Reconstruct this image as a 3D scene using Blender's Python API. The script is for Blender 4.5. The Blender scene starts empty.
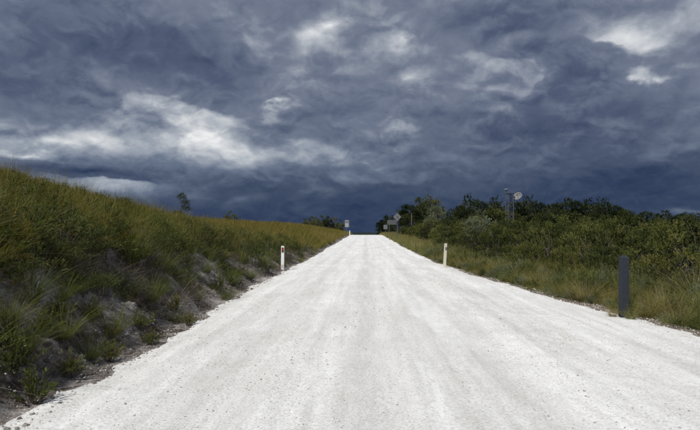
import bpy, math, random
import numpy as np
from mathutils import Vector, Matrix

R = math.radians
scene = bpy.context.scene
C = scene.collection

# ------------------------------------------------------------------ camera
CAM_H = 1.6
FPX = 544.44                       # focal length in pixels of the 700 px wide photograph
YAW, PITCH = math.atan(16 / FPX), math.atan(17 / FPX)
cam_data = bpy.data.cameras.new("camera")
cam = bpy.data.objects.new("camera", cam_data)
C.objects.link(cam)
cam_data.lens = 28.0
cam_data.sensor_width = 36.0
cam_data.clip_start = 0.05
cam_data.clip_end = 30000.0
cam.location = (0.0, 0.0, CAM_H)
cam.rotation_euler = (R(90) + PITCH, 0.0, YAW)
scene.camera = cam
CAM_M = cam.rotation_euler.to_matrix()


def pix_dir(px, py):
    d = CAM_M @ Vector(((px - 350) / FPX, -(py - 215) / FPX, -1.0))
    return d.normalized()


def pix_azel(px, py):
    d = pix_dir(px, py)
    return math.atan2(d.x, d.y), math.asin(d.z)


# ------------------------------------------------------------------ sun, sky, exposure
SUN_EL, SUN_AZ = R(50), R(-146)    # azimuth measured from +Y towards +X: from the left, well behind
sun_data = bpy.data.lights.new("sun", "SUN")
sun_data.energy = 4.6
sun_data.angle = R(3.0)
sun_data.color = (1.0, 0.965, 0.92)
sun = bpy.data.objects.new("sun", sun_data)
C.objects.link(sun)
sdir = Vector((math.sin(SUN_AZ) * math.cos(SUN_EL), math.cos(SUN_AZ) * math.cos(SUN_EL), math.sin(SUN_EL)))
sun.rotation_euler = sdir.to_track_quat("Z", "Y").to_euler()
sun.location = (-30, -30, 40)

scene.view_settings.view_transform = "Standard"
scene.view_settings.look = "None"
scene.view_settings.exposure = 0.0
scene.view_settings.gamma = 1.0
scene.view_settings.use_curve_mapping = False


class NB:
    """small helper to write node trees"""
    def __init__(self, tree):
        self.t = tree
        tree.nodes.clear()

    def new(self, kind, **kw):
        n = self.t.nodes.new(kind)
        for k, v in kw.items():
            setattr(n, k, v)
        return n

    def link(self, a, b):
        self.t.links.new(a, b)

    def put(self, sock, v):
        if hasattr(v, "is_linked") or isinstance(v, bpy.types.NodeSocket):
            self.link(v, sock)
        else:
            sock.default_value = v

    def math(self, op, a, b=0.0, c=0.0, clamp=False):
        n = self.new("ShaderNodeMath", operation=op, use_clamp=clamp)
        self.put(n.inputs[0], a)
        self.put(n.inputs[1], b)
        self.put(n.inputs[2], c)
        return n.outputs[0]

    def vmath(self, op, a, b=(0, 0, 0), scale=None):
        n = self.new("ShaderNodeVectorMath", operation=op)
        self.put(n.inputs[0], a)
        self.put(n.inputs[1], b)
        if scale is not None:
            self.put(n.inputs["Scale"], scale)
        return n.outputs["Value"] if op in ("DOT_PRODUCT", "LENGTH") else n.outputs["Vector"]

    def noise(self, vec, scale, detail=4.0, rough=0.5, dist=0.0, dims="3D", color=False):
        n = self.new("ShaderNodeTexNoise", noise_dimensions=dims)
        if vec is not None:
            self.link(vec, n.inputs["Vector"])
        n.inputs["Scale"].default_value = scale
        n.inputs["Detail"].default_value = detail
        n.inputs["Roughness"].default_value = rough
        n.inputs["Distortion"].default_value = dist
        return n.outputs["Color" if color else "Fac"]

    def ramp(self, fac, stops, interp="LINEAR"):
        n = self.new("ShaderNodeValToRGB")
        n.color_ramp.interpolation = interp
        e = n.color_ramp.elements
        while len(e) < len(stops):
            e.new(0.5)
        for el, (p, col) in zip(e, stops):
            el.position = p
            el.color = (*col, 1.0) if len(col) == 3 else col
        self.put(n.inputs[0], fac)
        return n.outputs[0]

    def mix(self, fac, a, b, blend="MIX"):
        n = self.new("ShaderNodeMix", data_type="RGBA", blend_type=blend)
        self.put(n.inputs["Factor"], fac)
        for s, v in ((n.inputs[6], a), (n.inputs[7], b)):
            self.put(s, (*v, 1.0) if isinstance(v, tuple) and len(v) == 3 else v)
        return n.outputs[2]

    def range(self, v, a, b, c=0.0, d=1.0, smooth=True):
        n = self.new("ShaderNodeMapRange", interpolation_type="SMOOTHSTEP" if smooth else "LINEAR")
        self.put(n.inputs[0], v)
        for i, x in enumerate((a, b, c, d)):
            self.put(n.inputs[i + 1], x)
        return n.outputs[0]


def lin(r, g, b):
    f = lambda c: (c / 255 / 12.92) if c / 255 <= 0.04045 else ((c / 255 + 0.055) / 1.055) ** 2.4
    return (f(r), f(g), f(b))


world = bpy.data.worlds.new("World")
scene.world = world
world.use_nodes = True
nb = NB(world.node_tree)
SKY_STRENGTH = 0.1
tc = nb.new("ShaderNodeTexCoord").outputs["Generated"]
D = nb.vmath("NORMALIZE", tc)
sep = nb.new("ShaderNodeSeparateXYZ")
nb.link(D, sep.inputs[0])
dx, dy, dz = sep.outputs
# clouds lie on a high layer: project the view direction on it, so that they flatten towards the horizon
den = nb.math("MAXIMUM", nb.math("ADD", dz, 0.50), 0.2)
comb = nb.new("ShaderNodeCombineXYZ")
nb.link(nb.math("DIVIDE", dx, den), comb.inputs[0])
nb.link(nb.math("DIVIDE", dy, den), comb.inputs[1])
comb.inputs[2].default_value = 3.7
P = comb.outputs[0]
# azimuth / elevation of the direction, stirred by noise so that the cloud banks have ragged edges
az = nb.math("ARCTAN2", dx, dy)
el = nb.math("ARCSINE", dz)
comb2 = nb.new("ShaderNodeCombineXYZ")
nb.link(az, comb2.inputs[0])
nb.link(el, comb2.inputs[1])
AE = comb2.outputs[0]
half = (0.5, 0.5, 0.5)
w1 = nb.vmath("MULTIPLY", nb.vmath("SUBTRACT", nb.noise(P, 3.2, 5.0, 0.55, 0.0, color=True), half), (0.22, 0.11, 0.0))
ease = nb.range(el, 0.02, 0.22, 0.28, 1.0)
AEW = nb.vmath("ADD", AE, nb.vmath("SCALE", w1, scale=ease))


def banks(items):
    """sum of soft banks; each: centre in the photograph (x, y), half sizes in pixels, tilt in degrees, gain"""
    tot = None
    for bx, by, sx, sy, tilt, gain in items:
        a0, e0 = pix_azel(bx, by)
        c2 = 1 + ((bx - 366) / FPX) ** 2
        mp = nb.new("ShaderNodeMapping", vector_type="TEXTURE")
        nb.link(AEW, mp.inputs["Vector"])
        mp.inputs["Location"].default_value = (a0, e0, 0)
        mp.inputs["Rotation"].default_value = (0, 0, R(tilt))
        mp.inputs["Scale"].default_value = (sx / (FPX * c2) * 1.55, sy / (FPX * c2 ** 0.5) * 1.55, 1)
        gr = nb.new("ShaderNodeTexGradient", gradient_type="QUADRATIC_SPHERE")
        nb.link(mp.outputs[0], gr.inputs[0])
        tot = nb.math("MULTIPLY", gr.outputs["Fac"], gain) if tot is None else nb.math("MULTIPLY_ADD", gr.outputs["Fac"], gain, tot)
    return tot


BREAKS = banks([(60, 138, 200, 34, 2, 0.95), (205, 130, 66, 24, -12, 0.80), (195, 118, 26, 12, 0, 0.35), (276, 94, 52, 20, 25, 0.95), (250, 160, 140, 28, 0, 0.70),
                (325, 22, 48, 18, 10, 0.80), (300, 48, 46, 24, 40, 0.40), (25, 153, 55, 9, 0, 0.60), (398, 44, 70, 30, 15, 0.85), (400, 84, 44, 14, 0, 0.50),
                (494, 46, 18, 8, 0, 2.0), (645, 38, 90, 38, 15, 0.85), (660, 86, 55, 20, 0, 0.75), (690, 112, 50, 14, 0, 0.30), (110, 192, 150, 18, -2, 0.75), (120, 186, 90, 7, -3, 0.30),
                (700, 210, 75, 7, 2, 0.55), (440, 90, 60, 20, 0, 0.20), (660, 146, 40, 8, 10, 0.25), (520, 145, 40, 7, 0, 0.2)])
MASSES = banks([(90, 40, 230, 80, -4, 1.05), (205, 74, 100, 38, -12, 0.80), (40, 84, 120, 28, 0, 0.55), (90, 174, 115, 9, -6, 1.2), (515, 14, 150, 34, 6, 1.25), (465, 26, 70, 22, 0, 0.40),
                (545, 53, 85, 17, -3, 1.5), (588, 80, 70, 25, 10, 1.25), (565, 124, 190, 30, 4, 1.25), (425, 118, 130, 17, 0, 0.65), (325, 114, 65, 17, 0, 0.60),
                (630, 176, 190, 44, 0, 1.05), (360, 205, 150, 22, 0, 0.55), (690, 62, 50, 14, 0, 0.5)])
# three decks: bright high cloud, mid-grey cloud over it, dark low cloud in front
n1 = nb.math("SUBTRACT", nb.noise(P, 5.0, 8.0, 0.55, 0.0), 0.5)
PS = nb.vmath("ADD", P, nb.vmath("SCALE", nb.vmath("SUBTRACT", nb.noise(P, 8.0, 2.0, 0.5, 0.0, color=True), half), scale=0.10))
PU = nb.vmath("MULTIPLY", PS, (0.982, 0.982, 1.0))


def heads(vec):
    n_ = nb.math("SUBTRACT", nb.noise(vec, 5.0, 6.0, 0.56, 0.0), 0.5)
    return nb.math("SQRT", nb.math("MULTIPLY_ADD", n_, n_, 0.004))          # rounded heads, soft creases


h1 = heads(PS)
lit = nb.math("SUBTRACT", h1, heads(PU))
n2 = nb.math("SUBTRACT", nb.noise(PS, 17.0, 6.0, 0.6, 0.0), 0.5)
calm = nb.range(el, 0.01, 0.20, 0.40, 1.0)
T = nb.math("MULTIPLY", lit, 1.25)
T = nb.math("MULTIPLY_ADD", n2, 0.28, T)
T = nb.math("MULTIPLY_ADD", nb.math("SUBTRACT", h1, 0.11), 0.30, T)
T = nb.math("MULTIPLY", T, calm)
V0 = nb.math("MULTIPLY_ADD", BREAKS, 0.42, 0.60)
FA = nb.math("ADD", nb.math("MULTIPLY_ADD", BREAKS, -0.42, 0.16), nb.math("MULTIPLY", nb.math("MULTIPLY", n1, calm), 1.5))
VA = nb.math("MULTIPLY_ADD", n1, 0.22, 0.455)
V = nb.math("MULTIPLY_ADD", nb.range(FA, -0.20, 0.24), nb.math("SUBTRACT", VA, V0), V0)
FB = nb.math("ADD", nb.math("MULTIPLY_ADD", BREAKS, -0.25, MASSES), nb.math("MULTIPLY", nb.math("MULTIPLY", n1, calm), 1.7))
VB = nb.math("MULTIPLY_ADD", n1, 0.42, nb.range(FB, 0.10, 1.4, 0.50, 0.26))
V = nb.math("MULTIPLY_ADD", nb.range(FB, 0.10, 0.28), nb.math("SUBTRACT", VB, V), V)
V = nb.math("ADD", V, T)
V = nb.math("ADD", V, nb.ramp(nb.math("DIVIDE", el, 0.5), [(0.0, (0.0,) * 3), (0.06, (0.0,) * 3), (0.12, (0.05,) * 3), (0.22, (0.18,) * 3), (0.40, (0.27,) * 3), (0.55, (0.27,) * 3), (1.0, (0.32,) * 3)]))
V = nb.math("SUBTRACT", V, 0.29)
K = 1.0 / SKY_STRENGTH
blue = nb.ramp(V, [(0.0, lin(34, 48, 79)), (0.15, lin(46, 60, 89)), (0.32, lin(71, 84, 107)), (0.5, lin(103, 116, 137)), (0.7, lin(152, 161, 174)), (0.88, lin(207, 211, 215)), (1.0, lin(240, 241, 242))])
grey = nb.ramp(V, [(0.0, lin(46, 57, 84)), (0.15, lin(61, 73, 99)), (0.32, lin(84, 95, 119)), (0.5, lin(116, 125, 144)), (0.7, lin(161, 168, 179)), (0.88, lin(211, 214, 218)), (1.0, lin(242, 242, 243))])
cloud = nb.mix(nb.range(el, 0.05, 0.26), blue, grey)
cloud = nb.vmath("SCALE", cloud, scale=K)
sky = nb.new("ShaderNodeTexSky", sky_type="NISHITA")
sky.sun_disc = False
sky.sun_elevation = SUN_EL
sky.sun_rotation = SUN_AZ % (2 * math.pi)
cover = nb.range(V, 0.9, 1.25, 1.0, 0.8)
out = nb.mix(cover, sky.outputs[0], cloud)
bg = nb.new("ShaderNodeBackground")
nb.link(out, bg.inputs[0])
bg.inputs[1].default_value = SKY_STRENGTH
wo = nb.new("ShaderNodeOutputWorld")
nb.link(bg.outputs[0], wo.inputs[0])
world.cycles.sampling_method = "NONE"
scene.cycles.max_bounces = 4
scene.cycles.diffuse_bounces = 3

# ------------------------------------------------------------------ helpers
rng = np.random.default_rng(11)


def hash2(ix, iy, seed):
    h = (ix.astype(np.int64) * 374761393 + iy.astype(np.int64) * 668265263 + seed * 974634777) & 0xFFFFFFFF
    h = ((h ^ (h >> 13)) * 1274126177) & 0xFFFFFFFF
    return ((h ^ (h >> 16)) & 0xFFFF) / 65535.0


def vnoise(x, y, seed=0):
    x = np.asarray(x, float); y = np.asarray(y, float)
    ix = np.floor(x); iy = np.floor(y)
    fx = x - ix; fy = y - iy
    fx = fx * fx * fx * (fx * (fx * 6 - 15) + 10); fy = fy * fy * fy * (fy * (fy * 6 - 15) + 10)
    a = hash2(ix, iy, seed); b = hash2(ix + 1, iy, seed)
    c = hash2(ix, iy + 1, seed); d = hash2(ix + 1, iy + 1, seed)
    return (a + (b - a) * fx) * (1 - fy) + (c + (d - c) * fx) * fy


def fbm(x, y, octaves=4, seed=0, gain=0.5):
    s = 0; amp = 1.0; tot = 0; f = 1.0
    for o in range(octaves):
        s = s + amp * vnoise(x * f + 17.3 * o, y * f - 9.1 * o, seed + o)
        tot += amp; amp *= gain; f *= 2.03
    return s / tot - 0.5          # about -0.5 .. 0.5


def sstep(a, b, x):
    t = np.clip((np.asarray(x, float) - a) / (b - a), 0, 1)
    return t * t * (3 - 2 * t)


def smooth_table(pts, lo=-80.0, hi=7000.0, win=9):
    xs = np.arange(lo, hi, 1.0)
    v = np.interp(xs, *zip(*pts))
    k = np.hanning(win * 2 + 1); k /= k.sum()
    vs = np.convolve(np.pad(v, win, mode="edge"), k, mode="valid")
    return lambda y: np.interp(y, xs, vs)


z_road = smooth_table([(-80, 0), (0, 0), (40, 0.12), (80, 0.42), (120, 0.75), (138, 0.83), (152, 0.78), (180, 0.3), (250, -2), (400, -8), (800, -16), (1500, -20), (7000, -20)])
edge_l = smooth_table([(-80, 3.0), (4.6, 2.97), (8.6, 3.08), (12, 3.22), (21, 3.3), (51, 3.5), (136, 4.0), (300, 4.0)], win=3)
edge_r = smooth_table([(-80, 5.7), (5, 5.6), (8.4, 5.2), (10.4, 4.9), (13.2, 4.46), (18.5, 4.0), (25, 3.55), (35, 3.45), (136, 4.2), (300, 4.2)], win=3)
cut_h = smooth_table([(-80, 1.4), (5, 1.38), (12, 1.1), (22, 0.8), (50, 0.55), (100, 0.5), (136, 0.45), (200, 0.2), (400, 0.0)], win=4)
plat_h = smooth_table([(-80, 4.0), (10, 3.95), (18, 3.4), (24, 2.65), (35, 2.08), (56, 1.95), (100, 2.2), (128, 1.8), (165, 0.7), (300, 0.0)], win=4)


def ground_z(X, Y, fine=True):
    X = np.asarray(X, float); Y = np.asarray(Y, float)
    zr = z_road(Y)
    near = 1 - sstep(250, 600, Y)
    # left: cut bank, then the grassy hillside
    d = -X - edge_l(Y)
    dw = d + (fbm(X * 0.9, Y * 0.9, 3, 5) * 0.5 if fine else 0)
    c = cut_h(Y); p = np.maximum(plat_h(Y), c)
    hl = c * (0.25 * sstep(0.05, 0.5, dw) + 0.75 * sstep(0.25, 1.7, dw)) + (p - c) * np.clip((d - 1.0) / 8.5, 0, 1) ** 0.85 * sstep(0.8, 1.8, d)
    hl = hl + np.clip(d - 9.5, 0, 60) * 0.012
    hl = hl * near * (d > 0)
    # right: shallow fall away from the road
    e = X - edge_r(Y)
    hr = (-0.03 * sstep(0.1, 0.8, e) + 0.09 * sstep(0.8, 2.2, e) - 1.0 * sstep(3, 16, e)) * near * (e > 0)
    z = zr + hl + hr - 0.09 * sstep(0.15, 0.7, np.minimum(-d, -e))
    off = np.maximum(d, e)
    if fine:
        m = sstep(0.05, 0.6, off)
        z = z + m * (fbm(X * 0.35, Y * 0.35, 3, 21) * 0.25) * (1 - sstep(80, 200, np.abs(Y)))
        face = sstep(0.1, 0.4, d) * (1 - sstep(1.6, 2.6, d)) * (Y < 70)
        r = fbm(X * 2.3, Y * 2.3, 5, 31, 0.58)
        z = z + face * (r * 0.34 + np.abs(fbm(X * 5.5, Y * 4.0, 4, 41, 0.6)) * 0.26 - 0.03)
    far = sstep(900, 2600, np.hypot(X, Y))
    z = z + far * (14 + 14 * fbm(X / 900.0, Y / 900.0, 4, 51)) 
    return z


def mesh_from(name, V, F, smooth=True):
    """V (n,3) array, F (m,k) array of equal polygons"""
    me = bpy.data.meshes.new(name)
    V = np.ascontiguousarray(V, np.float32); F = np.ascontiguousarray(F, np.int32)
    me.vertices.add(len(V)); me.vertices.foreach_set("co", V.ravel())
    m, k = F.shape
    me.loops.add(m * k); me.loops.foreach_set("vertex_index", F.ravel())
    me.polygons.add(m)
    me.polygons.foreach_set("loop_start", np.arange(0, m * k, k, dtype=np.int32))
    me.polygons.foreach_set("use_smooth", np.full(m, smooth, bool))
    me.update(calc_edges=True)
    return me


def link(name, me, mat=None, parent=None, loc=None):
    o = bpy.data.objects.new(name, me)
    C.objects.link(o)
    if mat is not None:
        me.materials.clear(); me.materials.append(mat)
    if parent is not None:
        o.parent = parent
    if loc is not None:
        o.location = loc
    return o


def empty(name, loc=(0, 0, 0), rz=0.0):
    o = bpy.data.objects.new(name, None)
    o.empty_display_size = 0.2
    C.objects.link(o)
    o.location = loc
    o.rotation_euler = (0, 0, rz)
    return o


def tag(o, label=None, cat=None, group=None, kind=None):
    for k, v in (("label", label), ("category", cat), ("group", group), ("kind", kind)):
        if v:
            o[k] = v
    return o


def grid(xs, ys):
    nx, ny = len(xs), len(ys)
    X, Y = np.meshgrid(xs, ys)
    i = np.arange(nx * ny).reshape(ny, nx)
    F = np.stack([i[:-1, :-1], i[:-1, 1:], i[1:, 1:], i[1:, :-1]], -1).reshape(-1, 4)
    return X.ravel(), Y.ravel(), F


def spaced(stops):
    """stops: (value, step after it); grows the step smoothly between stops"""
    out = [stops[0][0]]
    for (a, sa), (b, sb) in zip(stops[:-1], stops[1:]):
        x = a
        while x < b - 1e-6:
            t = (x - a) / (b - a)
            x += sa + (sb - sa) * t
            out.append(min(x, b))
    return np.unique(np.round(out, 4))


def mat_new(name):
    m = bpy.data.materials.new(name)
    m.use_nodes = True
    b = NB(m.node_tree)
    o = b.new("ShaderNodeOutputMaterial")
    return m, b, o


def bump(b, height, strength, dist):
    n = b.new("ShaderNodeBump")
    n.inputs["Strength"].default_value = strength
    n.inputs["Distance"].default_value = dist
    b.link(height, n.inputs["Height"])
    return n.outputs[0]


def principled(b, o, color, rough=0.8, normal=None, metallic=0.0, spec=0.3):
    p = b.new("ShaderNodeBsdfPrincipled")
    b.put(p.inputs["Base Color"], (*color, 1.0) if isinstance(color, tuple) else color)
    b.put(p.inputs["Roughness"], rough)
    p.inputs["Metallic"].default_value = metallic
    p.inputs["Specular IOR Level"].default_value = spec
    if normal is not None:
        b.link(normal, p.inputs["Normal"])
    b.link(p.outputs[0], o.inputs[0])
    return p


# ------------------------------------------------------------------ ground and road materials
def soil_material():
    m, b, o = mat_new("soil")
    pos = b.new("ShaderNodeNewGeometry").outputs["Position"]
    s = b.new("ShaderNodeSeparateXYZ"); b.link(pos, s.inputs[0])
    n1 = b.noise(pos, 1.1, 6, 0.6)
    n2 = b.noise(pos, 9.0, 6, 0.65)
    n3 = b.noise(pos, 60.0, 3, 0.6)
    col = b.ramp(b.math("ADD", b.math("MULTIPLY", n1, 0.55), b.math("MULTIPLY", n2, 0.45)), [
        (0.38, (0.050, 0.040, 0.033)), (0.46, (0.13, 0.112, 0.098)), (0.53, (0.25, 0.235, 0.222)), (0.63, (0.44, 0.425, 0.41))])
    speck = b.ramp(n3, [(0.35, (0.6, 0.58, 0.55)), (0.65, (1.25, 1.22, 1.2))])
    col = b.mix(1.0, col, speck, "MULTIPLY")
    brown = b.range(s.outputs[0], 1.0, 3.0)
    col = b.mix(b.math("MULTIPLY", brown, 0.6), col, b.ramp(n2, [(0.35, (0.05, 0.038, 0.022)), (0.65, (0.17, 0.135, 0.085))]))
    # humus-rich brown soil away from the road cutting, dark scrub far off
    away = b.range(b.math("ABSOLUTE", s.outputs[0]), 5.0, 9.0)
    col = b.mix(b.math("MULTIPLY", away, 0.75), col, (0.035, 0.032, 0.016))
    far = b.range(s.outputs[1], 180.0, 400.0)
    fn = b.noise(pos, 0.02, 5, 0.6)
    col = b.mix(far, col, b.ramp(fn, [(0.35, (0.010, 0.016, 0.013)), (0.65, (0.020, 0.026, 0.020))]))
    h = b.math("ADD", b.math("MULTIPLY", n2, 0.6), b.math("MULTIPLY", n3, 0.4))
    principled(b, o, col, 0.95, bump(b, h, 0.8, 0.05), spec=0.1)
    return m


def road_material():
    m, b, o = mat_new("quartz_gravel")
    pos = b.new("ShaderNodeNewGeometry").outputs["Position"]
    s = b.new("ShaderNodeSeparateXYZ"); b.link(pos, s.inputs[0])
    # traffic drags everything out along the road
    long = b.vmath("MULTIPLY", pos, (1.0, 0.10, 1.0))
    tr = b.noise(long, 1.6, 5, 0.6)
    tr2 = b.noise(b.vmath("MULTIPLY", pos, (1.0, 0.05, 1.0)), 5.0, 4, 0.6)
    patch = b.noise(pos, 0.55, 5, 0.6)
    grit = b.noise(pos, 38.0, 5, 0.65)
    fine = b.noise(pos, 160.0, 3, 0.6)
    base = b.ramp(b.math("ADD", b.math("MULTIPLY", tr, 0.5), b.math("MULTIPLY", patch, 0.5)), [
        (0.30, (0.58, 0.577, 0.555)), (0.44, (0.68, 0.683, 0.670)), (0.55, (0.74, 0.746, 0.738)), (0.70, (0.79, 0.797, 0.793))])
    stripe = b.ramp(tr2, [(0.35, (0.89, 0.888, 0.875)), (0.60, (1.03, 1.03, 1.03))])
    base = b.mix(1.0, base, stripe, "MULTIPLY")
    # packed greyer wheel tracks between loose white gravel
    wob = b.math("MULTIPLY_ADD", b.noise(b.vmath("MULTIPLY", pos, (0.0, 0.12, 0.0)), 1.0, 2, 0.5), 0.5, b.math("SUBTRACT", s.outputs[0], 0.25))
    track = None
    for cx, wd, am in ((-1.50, 0.42, 0.75), (-0.02, 0.40, 1.0), (0.42, 0.20, 0.5), (1.55, 0.35, 0.65), (2.75, 0.35, 0.4), (-2.2, 0.25, 0.35)):
        g_ = b.math("MULTIPLY", b.range(b.math("ABSOLUTE", b.math("SUBTRACT", wob, cx)), wd, 0.0), am)
        track = g_ if track is None else b.math("ADD", track, g_)
    worn = b.math("MULTIPLY", track, b.range(b.noise(long, 3.0, 5, 0.6), 0.30, 0.62, 0.25, 1.0))
    base = b.mix(b.math("MULTIPLY", worn, 0.8), base, (0.58, 0.578, 0.56))
    # gravel grains of several tones
    vo = b.new("ShaderNodeTexVoronoi"); b.link(pos, vo.inputs["Vector"]); vo.inputs["Scale"].default_value = 55.0
    cellv = b.new("ShaderNodeSeparateColor"); b.link(vo.outputs["Color"], cellv.inputs[0])
    stony = b.range(b.noise(long, 2.3, 5, 0.62), 0.42, 0.66)
    dark = b.math("MULTIPLY", b.range(cellv.outputs[0], 0.80, 0.99), b.math("MULTIPLY_ADD", stony, 0.9, 0.25))
    dark = b.math("MULTIPLY", dark, b.range(vo.outputs["Distance"], 0.55, 0.25))
    tone = b.ramp(cellv.outputs[1], [(0.0, (0.20, 0.17, 0.14)), (0.5, (0.34, 0.31, 0.28)), (1.0, (0.48, 0.44, 0.38))])
    base = b.mix(dark, base, tone)
    mid = b.noise(b.vmath("MULTIPLY", pos, (1.0, 0.25, 1.0)), 9.0, 5, 0.65)
    base = b.mix(1.0, base, b.ramp(mid, [(0.34, (0.93, 0.928, 0.92)), (0.58, (1.02, 1.02, 1.02))]), "MULTIPLY")
    gr = b.ramp(grit, [(0.32, (0.76, 0.75, 0.73)), (0.58, (1.04, 1.04, 1.04))])
    base = b.mix(1.0, base, gr, "MULTIPLY")
    h = b.math("ADD", b.math("MULTIPLY", grit, 0.6), b.math("MULTIPLY", fine, 0.4))
    h = b.math("ADD", h, b.math("MULTIPLY", dark, 0.5))
    principled(b, o, base, 0.9, bump(b, h, 0.75, 0.02), spec=0.2)
    return m


M_SOIL = soil_material()
M_ROAD = road_material()

# ------------------------------------------------------------------ the ground: one sheet to the horizon
xs = np.concatenate([-spaced([(30, 1.0), (80, 5.0), (400, 40), (6500, 500)])[::-1],
                     -spaced([(2.6, 0.055), (5.2, 0.07), (8, 0.25), (14, 0.5), (30, 1.0)])[::-1][1:-1],
                     spaced([(-2.6, 0.4), (3.0, 0.25), (4, 0.12), (8, 0.2), (14, 0.6), (30, 1.4), (80, 5.0), (400, 40), (6500, 500)])])
xs = np.unique(np.round(xs, 4))
ys = spaced([(-60, 6.0), (0, 1.0), (3.0, 0.08), (9, 0.08), (16, 0.14), (30, 0.3), (70, 1.0), (200, 3.0), (500, 20), (2000, 90), (6500, 500)])
GX, GY, GF = grid(xs, ys)
GZ = ground_z(GX, GY)
inroad = (GX > -edge_l(GY) - 0.02) & (GX < edge_r(GY) + 0.02)
ground = link("ground", mesh_from("ground", np.stack([GX, GY, GZ], 1), GF), M_SOIL)
tag(ground, "dark sandy heath soil with the bare grey cut bank", kind="structure")


def road_profile(X, Y):
    """height of the road surface above the plain ground"""
    a = np.minimum(X + edge_l(Y), edge_r(Y) - X)
    a = a + fbm(X * 0.25, Y * 0.25, 2, 63) * 0.35 + fbm(X * 1.7, Y * 1.7, 4, 61) * 0.40 + fbm(X * 9, Y * 9, 2, 67) * 0.06
    z = -0.15 + 0.12 * sstep(-0.40, -0.05, a) + 0.05 * sstep(-0.12, 0.25, a)
    cx = X - (edge_r(Y) - edge_l(Y)) * 0.5 * 0.6
    fade = 1 - sstep(60, 120, Y)
    ruts = -0.014 * (np.exp(-((X + 1.45) / 0.28) ** 2) + np.exp(-((X - 0.15) / 0.28) ** 2) + 0.7 * np.exp(-((X - 1.5) / 0.25) ** 2) + 0.5 * np.exp(-((X - 2.9) / 0.3) ** 2))
    berm = 0.022 * (np.exp(-((X - 2.2) / 0.22) ** 2) + 0.6 * np.exp(-((X + 2.35) / 0.25) ** 2) + 0.6 * np.exp(-((X - 3.5) / 0.3) ** 2))
    wob = 1 + 1.2 * fbm(X * 0.5, Y * 0.25, 3, 71)
    z = z + (ruts + berm) * wob * fade
    z = z + 0.02 * fbm(X * 1.3, Y * 0.5, 4, 73) + (0.010 + 0.020 * np.exp(-((X - 2.6) / 1.1) ** 2) + 0.012 * np.exp(-((X + 2.5) / 0.6) ** 2)) * fbm(X * 6, Y * 5.0, 4, 79, 0.6) * fade
    return z


ry = spaced([(-12, 0.6), (2.5, 0.05), (9, 0.06), (18, 0.12), (40, 0.4), (100, 1.5), (260, 4.0)])
rs = np.linspace(0, 1, 190)
S, RY, RF = grid(rs, ry)
RX = -edge_l(RY) - 0.45 + S * (edge_l(RY) + edge_r(RY) + 0.9)
RZ = z_road(RY) + road_profile(RX, RY)
road = link("road", mesh_from("road", np.stack([RX, RY, RZ], 1), RF), M_ROAD)
tag(road, "straight unsealed road of white quartz gravel running to the crest", kind="structure")


def surf_z(X, Y):
    """top of road or ground"""
    X = np.asarray(X, float); Y = np.asarray(Y, float)
    g = ground_z(X, Y)
    on = (X > -edge_l(Y) - 0.4) & (X < edge_r(Y) + 0.4)
    return np.where(on, np.maximum(g, z_road(Y) + road_profile(X, Y)), g)


def zat(x, y):
    return float(surf_z(np.array([x]), np.array([y]))[0])

# ------------------------------------------------------------------ plant materials
def leaf_material(name, stops, trans=0.35, rough=0.55, spec=0.25, patch=None, patch_scale=0.25, gain=1.5):
    """stops: colours picked at random leaf by leaf; patch: second set of stops mixed in over broad patches of ground"""
    up = lambda st: [(p, tuple(c * gain for c in col)) for p, col in st]
    stops = up(stops); patch = up(patch) if patch else None
    m, b, o = mat_new(name)
    g = b.new("ShaderNodeNewGeometry")
    oi = b.new("ShaderNodeObjectInfo")
    rnd = b.math("ADD", b.math("MULTIPLY", g.outputs["Random Per Island"], 0.5), b.math("MULTIPLY", oi.outputs["Random"], 0.5))
    tone = b.new("ShaderNodeAttribute"); tone.attribute_name = "tone"
    rnd = b.math("ADD", rnd, tone.outputs["Fac"], clamp=True)
    col = b.ramp(rnd, stops)
    if patch:
        f = b.noise(g.outputs["Position"], patch_scale, 3, 0.55)
        col = b.mix(b.range(f, 0.42, 0.60), col, b.ramp(rnd, patch))
    p = b.new("ShaderNodeBsdfPrincipled")
    b.link(col, p.inputs["Base Color"])
    p.inputs["Roughness"].default_value = rough
    p.inputs["Specular IOR Level"].default_value = spec
    t = b.new("ShaderNodeBsdfTranslucent")
    b.link(col, t.inputs["Color"])
    mx = b.new("ShaderNodeMixShader")
    mx.inputs[0].default_value = trans
    b.link(p.outputs[0], mx.inputs[1]); b.link(t.outputs[0], mx.inputs[2])
    b.link(mx.outputs[0], o.inputs[0])
    return m


def bark_material(name, c1, c2):
    m, b, o = mat_new(name)
    pos = b.new("ShaderNodeTexCoord").outputs["Object"]
    n = b.noise(b.vmath("MULTIPLY", pos, (1, 1, 0.25)), 22, 5, 0.65)
    principled(b, o, b.ramp(n, [(0.35, c1), (0.65, c2)]), 0.9, bump(b, n, 0.6, 0.01), spec=0.15)
    return m


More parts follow.
